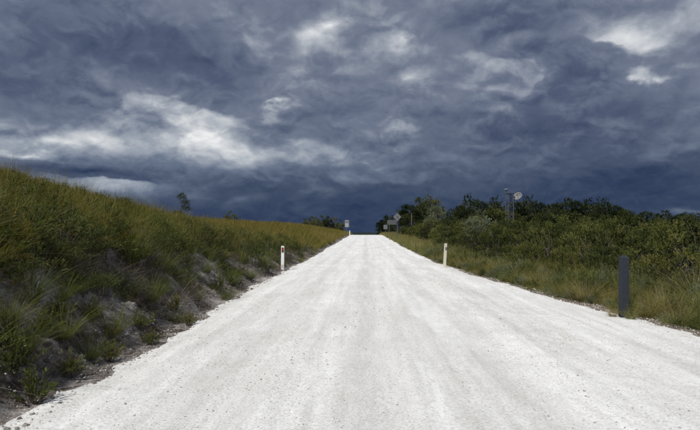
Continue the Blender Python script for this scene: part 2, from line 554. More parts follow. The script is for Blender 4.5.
M_HILL = leaf_material("hill_grass", [(0.0, (0.072, 0.060, 0.008)), (0.35, (0.125, 0.100, 0.015)), (0.6, (0.135, 0.112, 0.028)), (0.8, (0.17, 0.13, 0.05)), (1.0, (0.09, 0.055, 0.022))],
                       patch=[(0.0, (0.058, 0.058, 0.009)), (0.5, (0.108, 0.098, 0.014)), (0.8, (0.155, 0.122, 0.026)), (1.0, (0.19, 0.15, 0.07))])
M_VERGE = leaf_material("verge_grass", [(0.0, (0.055, 0.072, 0.016)), (0.4, (0.10, 0.115, 0.028)), (0.7, (0.16, 0.152, 0.052)), (1.0, (0.27, 0.23, 0.13))],
                        patch=[(0.0, (0.075, 0.072, 0.016)), (0.5, (0.14, 0.12, 0.034)), (1.0, (0.25, 0.19, 0.095))], patch_scale=0.6)
M_RUSH = leaf_material("rush_blades", [(0.0, (0.040, 0.058, 0.010)), (0.5, (0.085, 0.105, 0.016)), (0.85, (0.13, 0.135, 0.03)), (1.0, (0.20, 0.15, 0.07))])
M_PALE = leaf_material("pale_blades", [(0.0, (0.055, 0.07, 0.022)), (0.5, (0.10, 0.105, 0.042)), (0.8, (0.17, 0.155, 0.08)), (1.0, (0.30, 0.25, 0.15))])
M_DEAD = leaf_material("dead_stems", [(0.0, (0.028, 0.022, 0.017)), (0.5, (0.075, 0.062, 0.05)), (0.85, (0.13, 0.112, 0.095)), (1.0, (0.15, 0.08, 0.04))], trans=0.1)
M_HEATH = leaf_material("heath_leaves", [(0.0, (0.022, 0.032, 0.009)), (0.5, (0.046, 0.060, 0.014)), (0.85, (0.085, 0.098, 0.024)), (1.0, (0.12, 0.075, 0.03))])
M_BRIGHT = leaf_material("bright_leaves", [(0.0, (0.035, 0.050, 0.010)), (0.5, (0.078, 0.092, 0.016)), (0.85, (0.12, 0.12, 0.026)), (1.0, (0.15, 0.085, 0.03))])
M_SCRUB = leaf_material("scrub_leaves", [(0.0, (0.018, 0.027, 0.008)), (0.35, (0.042, 0.054, 0.013)), (0.7, (0.078, 0.090, 0.022)), (1.0, (0.125, 0.122, 0.038))])
M_SCRUBYEL = leaf_material("yellow_scrub_leaves", [(0.0, (0.024, 0.033, 0.009)), (0.35, (0.056, 0.068, 0.015)), (0.7, (0.096, 0.106, 0.025)), (1.0, (0.15, 0.142, 0.042))])
M_SCRUBDARK = leaf_material("dark_scrub_leaves", [(0.0, (0.012, 0.018, 0.007)), (0.5, (0.024, 0.032, 0.011)), (0.85, (0.042, 0.048, 0.018)), (1.0, (0.06, 0.055, 0.026))])
M_GREYSCRUB = leaf_material("grey_scrub_leaves", [(0.0, (0.055, 0.066, 0.035)), (0.5, (0.105, 0.122, 0.068)), (1.0, (0.20, 0.215, 0.14))])
M_TREE = leaf_material("dark_tree_leaves", [(0.0, (0.012, 0.021, 0.009)), (0.5, (0.024, 0.037, 0.013)), (0.85, (0.045, 0.058, 0.02)), (1.0, (0.07, 0.074, 0.028))])
M_GUM = leaf_material("olive_tree_leaves", [(0.0, (0.026, 0.038, 0.013)), (0.5, (0.055, 0.070, 0.024)), (1.0, (0.115, 0.12, 0.045))])
M_FLOWER = leaf_material("white_flower_heads", [(0.0, (0.35, 0.34, 0.28)), (1.0, (0.6, 0.58, 0.5))], trans=0.2)
M_BARK = bark_material("grey_bark", (0.045, 0.037, 0.03), (0.15, 0.13, 0.11))
M_PALEBARK = bark_material("pale_bark", (0.16, 0.14, 0.12), (0.34, 0.32, 0.28))


# ------------------------------------------------------------------ plant geometry
def perp(d):
    """two unit vectors across each direction in d (n,3)"""
    up = np.where(np.abs(d[:, 2:3]) > 0.95, np.array([[1.0, 0, 0]]), np.array([[0, 0, 1.0]]))
    a = np.cross(d, up); a /= np.linalg.norm(a, axis=1, keepdims=True) + 1e-9
    b = np.cross(d, a)
    return a, b


def blades(r, n, height, spread, width, lean=0.5, segs=3, hvar=0.35, droop=0.5, tipw=0.15):
    """a tuft of n tapering, arching blades rooted within `spread` of the origin"""
    th = r.uniform(0, 2 * np.pi, n); rad = spread * np.sqrt(r.uniform(0, 1, n))
    root = np.stack([np.cos(th) * rad, np.sin(th) * rad, np.full(n, -0.04)], 1)
    ph = th + r.normal(0, 0.7, n)
    ln = np.abs(r.normal(lean * 0.55, lean * 0.35, n)) + 0.04
    ln = np.minimum(ln, lean * 1.05)
    h = height * (1 + r.uniform(-hvar, hvar, n))
    out = np.stack([np.cos(ph), np.sin(ph), np.zeros(n)], 1)
    side = np.stack([-np.sin(ph), np.cos(ph), np.zeros(n)], 1)
    tw = r.uniform(0, np.pi, n)
    side = side * np.cos(tw)[:, None] + out * np.sin(tw)[:, None] * 0.8
    V = []
    for k in range(segs + 1):
        t = k / segs
        bend = ln * (t + droop * t * t)
        p = root + out * (bend * h)[:, None] + np.array([0, 0, 1.0]) * (h * t * (1 - 0.28 * ln * t * (1 + droop)))[:, None]
        w = width * (1 - (1 - tipw) * t ** 1.3) * 0.5
        V.append(p - side * w); V.append(p + side * w)
    V = np.stack(V, 1)                                   # n, 2(segs+1), 3
    m = V.shape[1]
    base = (np.arange(n) * m)[:, None]
    F = np.concatenate([base + np.array([[2 * k, 2 * k + 1, 2 * k + 3, 2 * k + 2]]) for k in range(segs)], 0)
    return V.reshape(-1, 3), F


def leaves(r, pos, d, length, width, cup=0.2):
    """diamond leaves at pos (n,3) pointing along d"""
    n = len(pos)
    a, b = perp(d)
    tw = r.uniform(0, 2 * np.pi, n)[:, None]
    s = a * np.cos(tw) + b * np.sin(tw)
    nn = np.cross(s, d)
    L = (length * r.uniform(0.6, 1.25, n))[:, None]
    W = (width * r.uniform(0.7, 1.25, n))[:, None] * 0.5
    p0 = pos
    p1 = pos + d * L * 0.45 + s * W + nn * L * cup * 0.3
    p2 = pos + d * L
    p3 = pos + d * L * 0.45 - s * W + nn * L * cup * 0.3
    V = np.stack([p0, p1, p2, p3], 1).reshape(-1, 3)
    F = (np.arange(n) * 4)[:, None] + np.array([[0, 1, 2, 3]])
    return V, F


def sprigs(r, base, d, length, per, leaf_l, leaf_w, splay=0.9):
    """leafy shoots: `per` leaves set round each shoot that starts at base and runs along d"""
    n = len(base)
    t = r.uniform(0.12, 1.0, (n, per))
    L = length * r.uniform(0.6, 1.3, (n, 1))
    pos = base[:, None] + d[:, None] * (t * L)[..., None]
    pos[..., 2] += -(t * L) ** 2 * 0.15
    a, b = perp(d)
    ph = r.uniform(0, 2 * np.pi, (n, per))[..., None]
    out = a[:, None] * np.cos(ph) + b[:, None] * np.sin(ph)
    k = splay * r.uniform(0.5, 1.2, (n, per))[..., None]
    dd = d[:, None] + out * k + r.normal(0, 0.15, (n, per, 3))
    dd /= np.linalg.norm(dd, axis=2, keepdims=True)
    return leaves(r, pos.reshape(-1, 3), dd.reshape(-1, 3), leaf_l, leaf_w)


def tube(pts, radii, sides=6):
    pts = np.array(pts, float)
    V = []
    for i, p in enumerate(pts):
        d = pts[min(i + 1, len(pts) - 1)] - pts[max(i - 1, 0)]
        d = d / (np.linalg.norm(d) + 1e-9)
        a, b = perp(d[None])
        th = np.linspace(0, 2 * np.pi, sides, endpoint=False)
        V.append(p + radii[i] * (np.cos(th)[:, None] * a + np.sin(th)[:, None] * b))
    V = np.concatenate(V)
    F = []
    for i in range(len(pts) - 1):
        for k in range(sides):
            F.append([i * sides + k, i * sides + (k + 1) % sides, (i + 1) * sides + (k + 1) % sides, (i + 1) * sides + k])
    return V, np.array(F)


def join(parts):
    V, F, o = [], [], 0
    for v, f in parts:
        V.append(v); F.append(f + o); o += len(v)
    return np.concatenate(V), np.concatenate(F)


def limb(r, a, b, r0, r1, bend=0.1, n=5, sides=6):
    a = np.array(a, float); b = np.array(b, float)
    L = np.linalg.norm(b - a)
    k = r.normal(0, bend * L, 3)
    pts = [a + (b - a) * t + k * math.sin(math.pi * t) for t in np.linspace(0, 1, n)]
    return tube(pts, np.linspace(r0, r1, n), sides)


def bush_shape(seed, w, h, lobes, shoots, per, leaf_l, leaf_w, shoot_l, base=0.25, up=0.9, stems=5, sr=0.03, lobe_r=0.34):
    """an uneven crown made of many leafy lobes on branching stems: returns (crown V,F), (stem V,F)"""
    r = np.random.default_rng(seed)
    cs = []
    tries = 0
    while len(cs) < lobes and tries < 4000:
        tries += 1
        p = np.array([r.uniform(-1, 1), r.uniform(-1, 1), r.uniform(base, 1)])
        prof = 1.0 - 0.75 * max(0, (p[2] - 0.45) / 0.55) ** 1.6
        if p[2] < 0.45:
            prof = 0.75 + 0.25 * (p[2] - base) / (0.45 - base + 1e-6)
        if np.hypot(p[0], p[1]) < prof and all(np.linalg.norm((p - q) * [1, 1, 1.2]) > 0.17 for q in cs):
            cs.append(p)
    cs = np.array(cs)
    ctr = cs * [w / 2, w / 2, h]
    lr = lobe_r * w / 2 * r.uniform(0.6, 1.35, len(cs))
    wgt = lr ** 2 / (lr ** 2).sum()
    which = r.choice(len(cs), shoots, p=wgt)
    dirn = r.normal(0, 1, (shoots, 3)); dirn /= np.linalg.norm(dirn, axis=1, keepdims=True)
    pos = ctr[which] + dirn * (lr[which] * r.uniform(0.15, 1.0, shoots) ** 0.5)[:, None] * [1, 1, 0.8] * 0.85
    pos[:, 2] = np.maximum(pos[:, 2], 0.04 * h)
    outw = pos * [1, 1, 0.3] / (w / 2)
    d = dirn * 0.55 + outw * 0.5 + np.array([0, 0, up]) + r.normal(0, 0.25, (shoots, 3))
    d /= np.linalg.norm(d, axis=1, keepdims=True)
    V_, F_ = sprigs(r, pos, d, shoot_l, per, leaf_l, leaf_w)
    crown = (V_, F_, np.repeat(r.uniform(-0.42, 0.42, len(cs))[which], per * 4))
    st = []
    order = np.argsort(ctr[:, 2])
    mains = []
    for k in range(stems):
        th = 2 * np.pi * k / stems + r.uniform(-0.4, 0.4)
        tip = np.array([math.cos(th) * w * 0.2, math.sin(th) * w * 0.2, h * r.uniform(0.42, 0.6)])
        foot = np.array([math.cos(th) * w * 0.04, math.sin(th) * w * 0.04, -0.12])
        st.append(limb(r, foot, tip, sr * r.uniform(0.8, 1.2), sr * 0.5, 0.08))
        mains.append((foot, tip))
    for c in ctr:
        f, t = min(mains, key=lambda m: np.linalg.norm(m[1] - c))
        s = f + (t - f) * r.uniform(0.55, 1.0)
        st.append(limb(r, s, c, sr * 0.45, sr * 0.14, 0.1, 4, 5))
    return crown, join(st)


# ------------------------------------------------------------------ scattered ground cover (nobody could count it)
def proto_collection(name, meshes):
    col = bpy.data.collections.new(name)
    for i, me in enumerate(meshes):
        o = bpy.data.objects.new("%s_%02d" % (name, i), me)
        col.objects.link(o)
    return col


def scatter(name, pts, rot, scl, idx, col, label):
    me = bpy.data.meshes.new(name)
    me.vertices.add(len(pts)); me.vertices.foreach_set("co", np.ascontiguousarray(pts, np.float32).ravel())
    for an, typ, key, arr in (("turn", "FLOAT_VECTOR", "vector", rot), ("size", "FLOAT_VECTOR", "vector", scl), ("pick", "INT", "value", idx)):
        at = me.attributes.new(an, typ, "POINT")
        at.data.foreach_set(key, np.ascontiguousarray(arr, np.int32 if typ == "INT" else np.float32).ravel())
    o = link(name, me)
    gt = bpy.data.node_groups.new(name, "GeometryNodeTree")
    gt.interface.new_socket("Geometry", in_out="INPUT", socket_type="NodeSocketGeometry")
    gt.interface.new_socket("Geometry", in_out="OUTPUT", socket_type="NodeSocketGeometry")
    N = gt.nodes.new
    gi, go = N("NodeGroupInput"), N("NodeGroupOutput")
    ci = N("GeometryNodeCollectionInfo")
    ci.inputs["Collection"].default_value = col
    ci.inputs["Separate Children"].default_value = True
    ci.inputs["Reset Children"].default_value = True
    iop = N("GeometryNodeInstanceOnPoints")
    iop.inputs["Pick Instance"].default_value = True

    def named(n, t):
        a = N("GeometryNodeInputNamedAttribute"); a.data_type = t
        a.inputs["Name"].default_value = n
        return a.outputs["Attribute"]
    L = gt.links.new
    L(gi.outputs[0], iop.inputs["Points"])
    L(ci.outputs[0], iop.inputs["Instance"])
    L(named("pick", "INT"), iop.inputs["Instance Index"])
    L(named("turn", "FLOAT_VECTOR"), iop.inputs["Rotation"])
    L(named("size", "FLOAT_VECTOR"), iop.inputs["Scale"])
    L(iop.outputs[0], go.inputs[0])
    md = o.modifiers.new("scatter", "NODES")
    md.node_group = gt
    tag(o, label, kind="stuff")
    return o


def in_view(X, Y, margin=0.12):
    """keep what the lens, or one a step to the side, can see"""
    u = X / np.maximum(Y, 0.1)
    lim_l = -366 / FPX - margin; lim_r = 334 / FPX + margin
    return (Y > 2.0) & (X > lim_l * Y - 1.5) & (X < lim_r * Y + 1.5)


def with_mat(me, m):
    me.materials.append(m)
    return me


def tuft_set(name, count, mat, **kw):
    out = []
    for i in range(count):
        r = np.random.default_rng(len(name) * 100 + i)
        V, F = blades(r, **kw)
        out.append(with_mat(mesh_from("%s_%d" % (name, i), V, F), mat))
    return out


def rand_fields(n, r, smin, smax, tilt=0.12, nproto=4, zvar=0.25):
    rot = np.stack([r.normal(0, tilt, n), r.normal(0, tilt, n), r.uniform(0, 2 * np.pi, n)], 1)
    s = r.uniform(smin, smax, n)
    scl = np.stack([s, s, s * r.uniform(1 - zvar, 1 + zvar, n)], 1)
    return rot, scl, r.integers(0, nproto, n)


def area_points(r, x0, x1, y0, y1, density):
    n = int((x1 - x0) * (y1 - y0) * density)
    return r.uniform(x0, x1, n), r.uniform(y0, y1, n)

# ------------------------------------------------------------------ grass of the hillside on the left
r = np.random.default_rng(3)
hill_p = tuft_set("hill_tuft", 4, M_HILL, n=95, height=0.36, spread=0.13, width=0.0075, lean=0.65, droop=0.7)
hill_p += tuft_set("hill_stalks", 2, M_HILL, n=30, height=0.58, spread=0.20, width=0.006, lean=0.40, droop=0.9)
for i in range(3):                                        # low heath mixed into the grass
    rr = np.random.default_rng(250 + i)
    n = 90
    th = rr.uniform(0, 2 * np.pi, n); el_ = rr.uniform(0.2, 1.5, n)
    dd = np.stack([np.cos(th) * np.cos(el_), np.sin(th) * np.cos(el_), np.sin(el_)], 1)
    hill_p.append(with_mat(mesh_from("hill_heath_%d" % i, *sprigs(rr, dd * rr.uniform(0.05, 0.24, n)[:, None], dd, 0.16, 18, 0.032, 0.010)), (M_SCRUB, M_HEATH, M_SCRUB)[i]))
hill_far = tuft_set("hill_far_tuft", 4, M_HILL, n=80, height=0.42, spread=0.34, width=0.022, lean=0.5, droop=0.6)
PX, PY = [], []
for y0, y1, x0, x1, dens in ((4, 16, -14, -3.4, 34), (16, 34, -24, -3.6, 21)):
    a, b = area_points(r, x0, x1, y0, y1, dens); PX.append(a); PY.append(b)
PX, PY = np.concatenate(PX), np.concatenate(PY)
d = -PX - edge_l(PY)
keep = in_view(PX, PY) & (d > 0.9 + 0.5 * cut_h(PY) + 1.3 * fbm(PX * 0.6, PY * 0.6, 3, 91))
clump = fbm(PX * 0.8, PY * 0.8, 3, 93)
keep &= r.uniform(-0.9, 0.35, len(PX)) < clump + 0.45
PX, PY, clump = PX[keep], PY[keep], clump[keep]
rot, scl, idx = rand_fields(len(PX), r, 0.65, 1.2, nproto=9)
scl *= (1 + clump * 0.9)[:, None]
scatter("hillside_grass", np.stack([PX, PY, ground_z(PX, PY)], 1), rot, scl, idx, proto_collection("hill_near_proto", hill_p),
        "golden olive grass covering the hillside above the cut bank")

PX, PY = [], []
for y0, y1, x0, x1, dens in ((34, 70, -45, -3.8, 4.5), (70, 175, -70, -4.2, 2.0)):
    a, b = area_points(r, x0, x1, y0, y1, dens); PX.append(a); PY.append(b)
PX, PY = np.concatenate(PX), np.concatenate(PY)
d = -PX - edge_l(PY)
keep = in_view(PX, PY) & (d > 0.6 + 0.5 * fbm(PX * 0.6, PY * 0.6, 3, 91))
PX, PY = PX[keep], PY[keep]
rot, scl, idx = rand_fields(len(PX), r, 0.8, 1.5, nproto=4)
scatter("distant_hillside_grass", np.stack([PX, PY, ground_z(PX, PY)], 1), rot, scl, idx, proto_collection("hill_far_proto", hill_far),
        "distant olive grass on the slope along the road to the crest")

# ------------------------------------------------------------------ dead tangle and low growth on the cut face
dead_p = []
for i in range(4):
    rr = np.random.default_rng(200 + i)
    V1 = blades(rr, n=55, height=0.26, spread=0.16, width=0.005, lean=1.2, droop=0.9)
    dead_p.append(with_mat(mesh_from("dead_tuft_%d" % i, *V1), M_DEAD))
PX, PY = area_points(r, -6.5, -2.95, 3.5, 40, 20)
d = -PX - edge_l(PY)
keep = in_view(PX, PY) & (d > 0.10) & (d < 2.6)
keep &= fbm(PX * 1.1, PY * 1.1, 3, 97) + r.uniform(-0.22, 0.22, len(PX)) > np.where(d < 0.35, 0.13, 0.03)
PX, PY = PX[keep], PY[keep]
rot, scl, idx = rand_fields(len(PX), r, 0.6, 1.3, tilt=0.35, nproto=4)
scatter("dead_bank_litter", np.stack([PX, PY, ground_z(PX, PY)], 1), rot, scl, idx, proto_collection("dead_proto", dead_p),
        "tangle of dead brown stems matted over the cut bank")

bank_p = tuft_set("bank_rush", 4, M_RUSH, n=70, height=0.36, spread=0.09, width=0.006, lean=0.9, droop=0.8)
for i in range(4):
    rr = np.random.default_rng(230 + i)
    n = 60
    th = rr.uniform(0, 2 * np.pi, n); el_ = rr.uniform(0.2, 1.4, n)
    dd = np.stack([np.cos(th) * np.cos(el_), np.sin(th) * np.cos(el_), np.sin(el_)], 1)
    base = dd * rr.uniform(0.02, 0.16, n)[:, None]
    bank_p.append(with_mat(mesh_from("bank_heath_%d" % i, *sprigs(rr, base, dd, 0.13, 16, 0.026, 0.008)), M_HEATH))
PX, PY = area_points(r, -7, -3.0, 3.5, 60, 24)
d = -PX - edge_l(PY)
prob = 0.12 + 0.66 * sstep(0.4, 1.8, d) * (1 - sstep(2.6, 3.8, d))
prob = np.where(PY > 14, prob + 0.25, prob)
keep = in_view(PX, PY) & (d > 0.22) & (r.uniform(0, 1, len(PX)) < prob) & (fbm(PX * 1.3, PY * 1.3, 3, 101) > -0.02)
PX, PY = PX[keep], PY[keep]
rot, scl, idx = rand_fields(len(PX), r, 0.6, 1.5, tilt=0.2, nproto=8)
scatter("bank_undergrowth", np.stack([PX, PY, ground_z(PX, PY)], 1), rot, scl, idx, proto_collection("bank_proto", bank_p),
        "low dark heath and rushes clinging to the cut bank")

# ------------------------------------------------------------------ grass along the right verge
verge_p = tuft_set("verge_tuft", 4, M_VERGE, n=95, height=0.40, spread=0.12, width=0.0075, lean=0.75, droop=0.7)
verge_p += tuft_set("verge_stalk", 2, M_VERGE, n=20, height=0.66, spread=0.18, width=0.006, lean=0.42, droop=0.9)
for i in range(3):
    rr = np.random.default_rng(270 + i)
    n = 90
    th = rr.uniform(0, 2 * np.pi, n); el_ = rr.uniform(0.2, 1.5, n)
    dd = np.stack([np.cos(th) * np.cos(el_), np.sin(th) * np.cos(el_), np.sin(el_)], 1)
    verge_p.append(with_mat(mesh_from("verge_heath_%d" % i, *sprigs(rr, dd * rr.uniform(0.05, 0.24, n)[:, None], dd, 0.18, 18, 0.036, 0.011)), (M_SCRUB, M_HEATH, M_GREYSCRUB)[i]))
verge_far = tuft_set("verge_far_tuft", 4, M_VERGE, n=60, height=0.55, spread=0.30, width=0.018, lean=0.5, droop=0.7)
PX, PY = area_points(r, 3.3, 16, 5, 40, 24)
e = PX - edge_r(PY)
lim = 0.02 + 0.5 * (fbm(PX * 1.4, PY * 1.4, 3, 111) + 0.06)
keep = in_view(PX, PY) & (e > lim) & ((e < 3.2) | (r.uniform(0, 1, len(PX)) < 0.25))
PX, PY, e = PX[keep], PY[keep], e[keep]
rot, scl, idx = rand_fields(len(PX), r, 0.65, 1.3, nproto=9)
scl *= (0.42 + 0.58 * sstep(0.1, 0.9, e))[:, None] * (1 + 1.3 * fbm(PX * 0.7, PY * 0.7, 3, 113))[:, None]
scatter("verge_grass", np.stack([PX, PY, ground_z(PX, PY)], 1), rot, scl, idx, proto_collection("verge_near_proto", verge_p),
        "straggly olive grass growing along the edge of the road below the scrub")
PX, PY = area_points(r, 3.3, 26, 40, 175, 3.2)
e = PX - edge_r(PY)
keep = in_view(PX, PY) & (e > 0.15 + 0.5 * fbm(PX, PY, 3, 115)) & ((e < 4.5) | (r.uniform(0, 1, len(PX)) < 0.3))
PX, PY, e = PX[keep], PY[keep], e[keep]
rot, scl, idx = rand_fields(len(PX), r, 0.8, 1.4, nproto=4)
scatter("distant_verge_grass", np.stack([PX, PY, ground_z(PX, PY)], 1), rot, scl, idx, proto_collection("verge_far_proto", verge_far),
        "distant olive grass along the right side of the road near the signs")

# ------------------------------------------------------------------ loose stones on the road
def pebble(seed):
    rr = np.random.default_rng(seed)
    import bmesh
    bm = bmesh.new()
    bmesh.ops.create_icosphere(bm, subdivisions=1, radius=1.0)
    sx, sy, sz = rr.uniform(0.8, 1.3), rr.uniform(0.6, 1.0), rr.uniform(0.45, 0.75)
    for v in bm.verts:
        k = rr.uniform(0.78, 1.15)
        v.co = Vector((v.co.x * sx * k, v.co.y * sy * k, v.co.z * sz * k + 0.15))
    me = bpy.data.meshes.new("pebble_%d" % seed)
    bm.to_mesh(me); bm.free()
    return me


def stone_material():
    m, b, o = mat_new("loose_stone")
    rnd = b.new("ShaderNodeObjectInfo").outputs["Random"]
    pos = b.new("ShaderNodeNewGeometry").outputs["Position"]
    col = b.ramp(rnd, [(0.0, (0.18, 0.155, 0.13)), (0.2, (0.33, 0.30, 0.27)), (0.45, (0.46, 0.43, 0.40)), (0.7, (0.56, 0.54, 0.51)), (1.0, (0.68, 0.67, 0.65))])
    n = b.noise(pos, 70, 4, 0.6)
    col = b.mix(1.0, col, b.ramp(n, [(0.3, (0.75, 0.74, 0.72)), (0.7, (1.1, 1.1, 1.1))]), "MULTIPLY")
    principled(b, o, col, 0.85, bump(b, n, 0.4, 0.01), spec=0.25)
    return m


M_STONE = stone_material()
peb = [with_mat(pebble(300 + i), M_STONE) for i in range(6)]
PX, PY = area_points(r, -3.6, 6.2, 3.6, 26, 300)
dens = np.clip(0.42 + 2.4 * fbm(PX * 1.1, PY * 0.16, 4, 121), 0.03, 1) * np.clip(14.0 / PY, 0, 1)
dens += 0.9 * np.exp(-((PX - 2.2) / 0.4) ** 2) * np.clip(12.0 / PY, 0, 1)
a_edge = np.minimum(PX + edge_l(PY), edge_r(PY) - PX)
dens = np.where(a_edge < 0.45, dens + 1.0, dens)
keep = in_view(PX, PY, 0.05) & (a_edge > -0.45) & (r.uniform(0, 1, len(PX)) < dens)
PX, PY, a_edge = PX[keep], PY[keep], a_edge[keep]
n = len(PX)
rot = r.uniform(0, 2 * np.pi, (n, 3)) * [0.08, 0.08, 1]
s = 0.003 + 0.0021 * r.exponential(1.0, n)
s = np.where(a_edge < 0.25, s * r.uniform(1.0, 2.2, n), s)
s = np.clip(s, 0.003, 0.032)
gravel = scatter("loose_gravel", np.stack([PX, PY, surf_z(PX, PY)], 1), rot, np.repeat(s[:, None], 3, 1), r.integers(0, 6, n),
                 proto_collection("pebble_proto", peb), "loose grey and brown pebbles scattered over the white road")

# clods and stones shed from the cut bank
clod = [with_mat(pebble(320 + i), M_SOIL) for i in range(5)]
PX, PY = area_points(r, -5.2, -2.7, 3.5, 40, 60)
d = -PX - edge_l(PY)
keep = in_view(PX, PY, 0.05) & (d > -0.22) & (d < 1.7) & (r.uniform(0, 1, len(PX)) < np.where(d < 0.5, 0.9, 0.5))
PX, PY = PX[keep], PY[keep]
n = len(PX)
s = np.clip(0.010 + 0.016 * r.exponential(1.0, n), 0.008, 0.075)
scatter("bank_rubble", np.stack([PX, PY, surf_z(PX, PY) - s * 0.2], 1), r.uniform(0, 2 * np.pi, (n, 3)), np.repeat(s[:, None], 3, 1), r.integers(0, 5, n),
        proto_collection("clod_proto", clod), "grey clods and stones fallen along the foot of the cut bank")

# ------------------------------------------------------------------ placing by pixel: follow the sight line to the ground
def hit(px, py, tmax=220.0):
    dv = pix_dir(px, py)
    t = np.arange(2.5, tmax, 0.02)
    X, Y, Z = dv.x * t, dv.y * t, CAM_H + dv.z * t
    g = surf_z(X, Y)
    below = np.nonzero(Z < g)[0]
    i = below[0] if len(below) else len(t) - 1
    return float(X[i]), float(Y[i]), float(g[i])


def at_col(px, Y):
    """lateral position of image column px at distance Y along the road"""
    return (px - 366) / FPX * Y


def top_z(py, Y):
    return CAM_H + (232 - py) / FPX * Y


# ------------------------------------------------------------------ bushes and trees: prototypes of real size, copied plant by plant
class Plant:
    def __init__(self, name, size, crown, stem, mcrown, mstem, stem_name="stem"):
        self.name, self.w, self.h, self.stem_name = name, size[0], size[1], stem_name
        self.crown = with_mat(mesh_from(name + "_crown", *crown[:2]), mcrown)
        self.crown.attributes.new("tone", "FLOAT", "POINT").data.foreach_set("value", np.ascontiguousarray(crown[2], np.float32))
        self.stem = with_mat(mesh_from(name + "_stem", *stem), mstem)

    def place(self, x, y, h, w, label, cat, group=None, rz=None, z=None, extra=None):
        o = empty(self.name, (x, y, zat(x, y) - 0.03 if z is None else z), RND.uniform(0, 6.283) if rz is None else rz)
        o.scale = (w / self.w, w / self.w * RND.uniform(0.9, 1.1), h / self.h)
        tag(o, label, cat, group)
        for nm, me in (("crown", self.crown), (self.stem_name, self.stem)):
            c = bpy.data.objects.new(nm, me)
            C.objects.link(c)
            c.parent = o
        return o


RND = random.Random(5)
scrub = []
for i, (w, h, lob) in enumerate(((2.2, 2.3, 30), (2.6, 2.2, 34), (1.9, 2.6, 28), (2.4, 2.5, 26), (2.0, 2.0, 24))):
    cr, st = bush_shape(400 + i, w, h, int(lob * 1.5), 1150, 22, 0.062, 0.021, 0.20, base=0.10, up=0.75, stems=5, sr=0.03, lobe_r=0.20)
    scrub.append(Plant("scrub_bush", (w, h), cr, st, (M_SCRUB, M_SCRUBYEL, M_SCRUBDARK, M_SCRUB, M_SCRUBYEL)[i], M_BARK))
greys = []
for i in range(2):
    cr, st = bush_shape(420 + i, 2.0, 2.4, 36, 900, 22, 0.06, 0.021, 0.2, base=0.2, up=0.7, stems=4, sr=0.03, lobe_r=0.26)
    greys.append(Plant("pale_bush", (2.0, 2.4), cr, st, M_GREYSCRUB, M_BARK))
trees = []
for i, (w, h, lob) in enumerate(((4.6, 7.0, 24), (5.4, 6.6, 28), (3.8, 7.4, 22))):
    cr, st = bush_shape(440 + i, w, h, int(lob * 1.9), 2100, 20, 0.17, 0.070, 0.36, base=0.10, up=0.35, stems=3, sr=0.10, lobe_r=0.34)
    trees.append(Plant("dark_tree", (w, h), cr, st, M_TREE, M_BARK, "trunk"))
gums = []
for i, (w, h, lob) in enumerate(((5.5, 8.0, 22), (4.6, 7.5, 18))):
    cr, st = bush_shape(460 + i, w, h, int(lob * 1.6), 1250, 20, 0.21, 0.08, 0.45, base=0.28, up=0.3, stems=3, sr=0.11, lobe_r=0.34)
    gums.append(Plant("olive_tree", (w, h), cr, st, M_GUM, M_PALEBARK, "trunk"))
heath = []
for i in range(3):
    cr, st = bush_shape(480 + i, 0.9, 0.6, 18, 260, 22, 0.034, 0.010, 0.14, base=0.1, up=0.9, stems=5, sr=0.010, lobe_r=0.32)
    heath.append(Plant("heath_bush", (0.9, 0.6), cr, st, M_HEATH, M_BARK))

# scrub in front of the trees, right of the road
sky_x = [390, 440, 462, 480, 500, 530, 560, 600, 650, 700, 800]
sky_y = [224, 219, 215, 212, 214, 215, 213, 213, 215, 217, 219]
rows = [(2.5, 0.55, 2.1), (4.2, 0.75, 2.4), (6.4, 0.9, 2.8), (9.2, 1.1, 3.2), (13.0, 1.5, 3.8), (18.0, 2.0, 4.5)]
n_scrub = 0
for k, (e0, jit, step) in enumerate(rows):
    y = 7.5 + RND.uniform(0, 1.5) + k
    while y < 108:
        x = float(edge_r(y)) + e0 + RND.uniform(-jit, jit) + 0.012 * y
        px = 366 + x / y * FPX
        if px < 735:
            lim = top_z(float(np.interp(px, sky_x, sky_y)), y) - zat(x, y)
            h = min(RND.uniform(2.1, 2.9) + 0.12 * k, lim * RND.uniform(0.86, 1.06))
            if 497 < px < 519 and y < 72:
                h = min(h, top_z(221, y) - zat(x, y))
            if k == 0:
                h *= RND.uniform(0.55, 0.95)
            w = RND.uniform(0.85, 1.15) * max(1.6, h * 1.0) * (1 + 0.004 * y)
            kind = RND.randrange(5)
            tone = ("mid green", "yellow-olive", "dark green", "mid green", "yellow-olive")[kind]
            where = "front of the scrub, at the back of the verge grass" if k == 0 else ("scrub, behind its front row" if k < 3 else "back of the scrub, towards the dark wood")
            scrub[kind].place(x, y, h, w, "%s bush in the %s" % (tone, where), "bush", "%s scrub bushes, row %s" % (tone, ("in front", "behind the front", "behind the front", "at the back", "at the back", "at the back")[k]))
            n_scrub += 1
        y += step * RND.uniform(0.75, 1.25) * (1 + 0.012 * y)

# a few bushes with paler, greyer leaves stand out of the scrub
x = at_col(478, 34); greys[0].place(x, 34, top_z(212, 34) - zat(x, 34), 2.6, "pale grey-green bush taller than the scrub around it, between cream post and lattice tower", "bush")
x = at_col(436, 92); greys[1].place(x, 92, top_z(206, 92) - zat(x, 92), 4.2, "pale rounded bush in front of the tallest dark trees beside the road", "bush")
x = at_col(684, 14.5); greys[1].place(x, 14.5, 1.25, 1.6, "low pale grey-green bush behind the verge, beside the arching pale tussock", "bush")

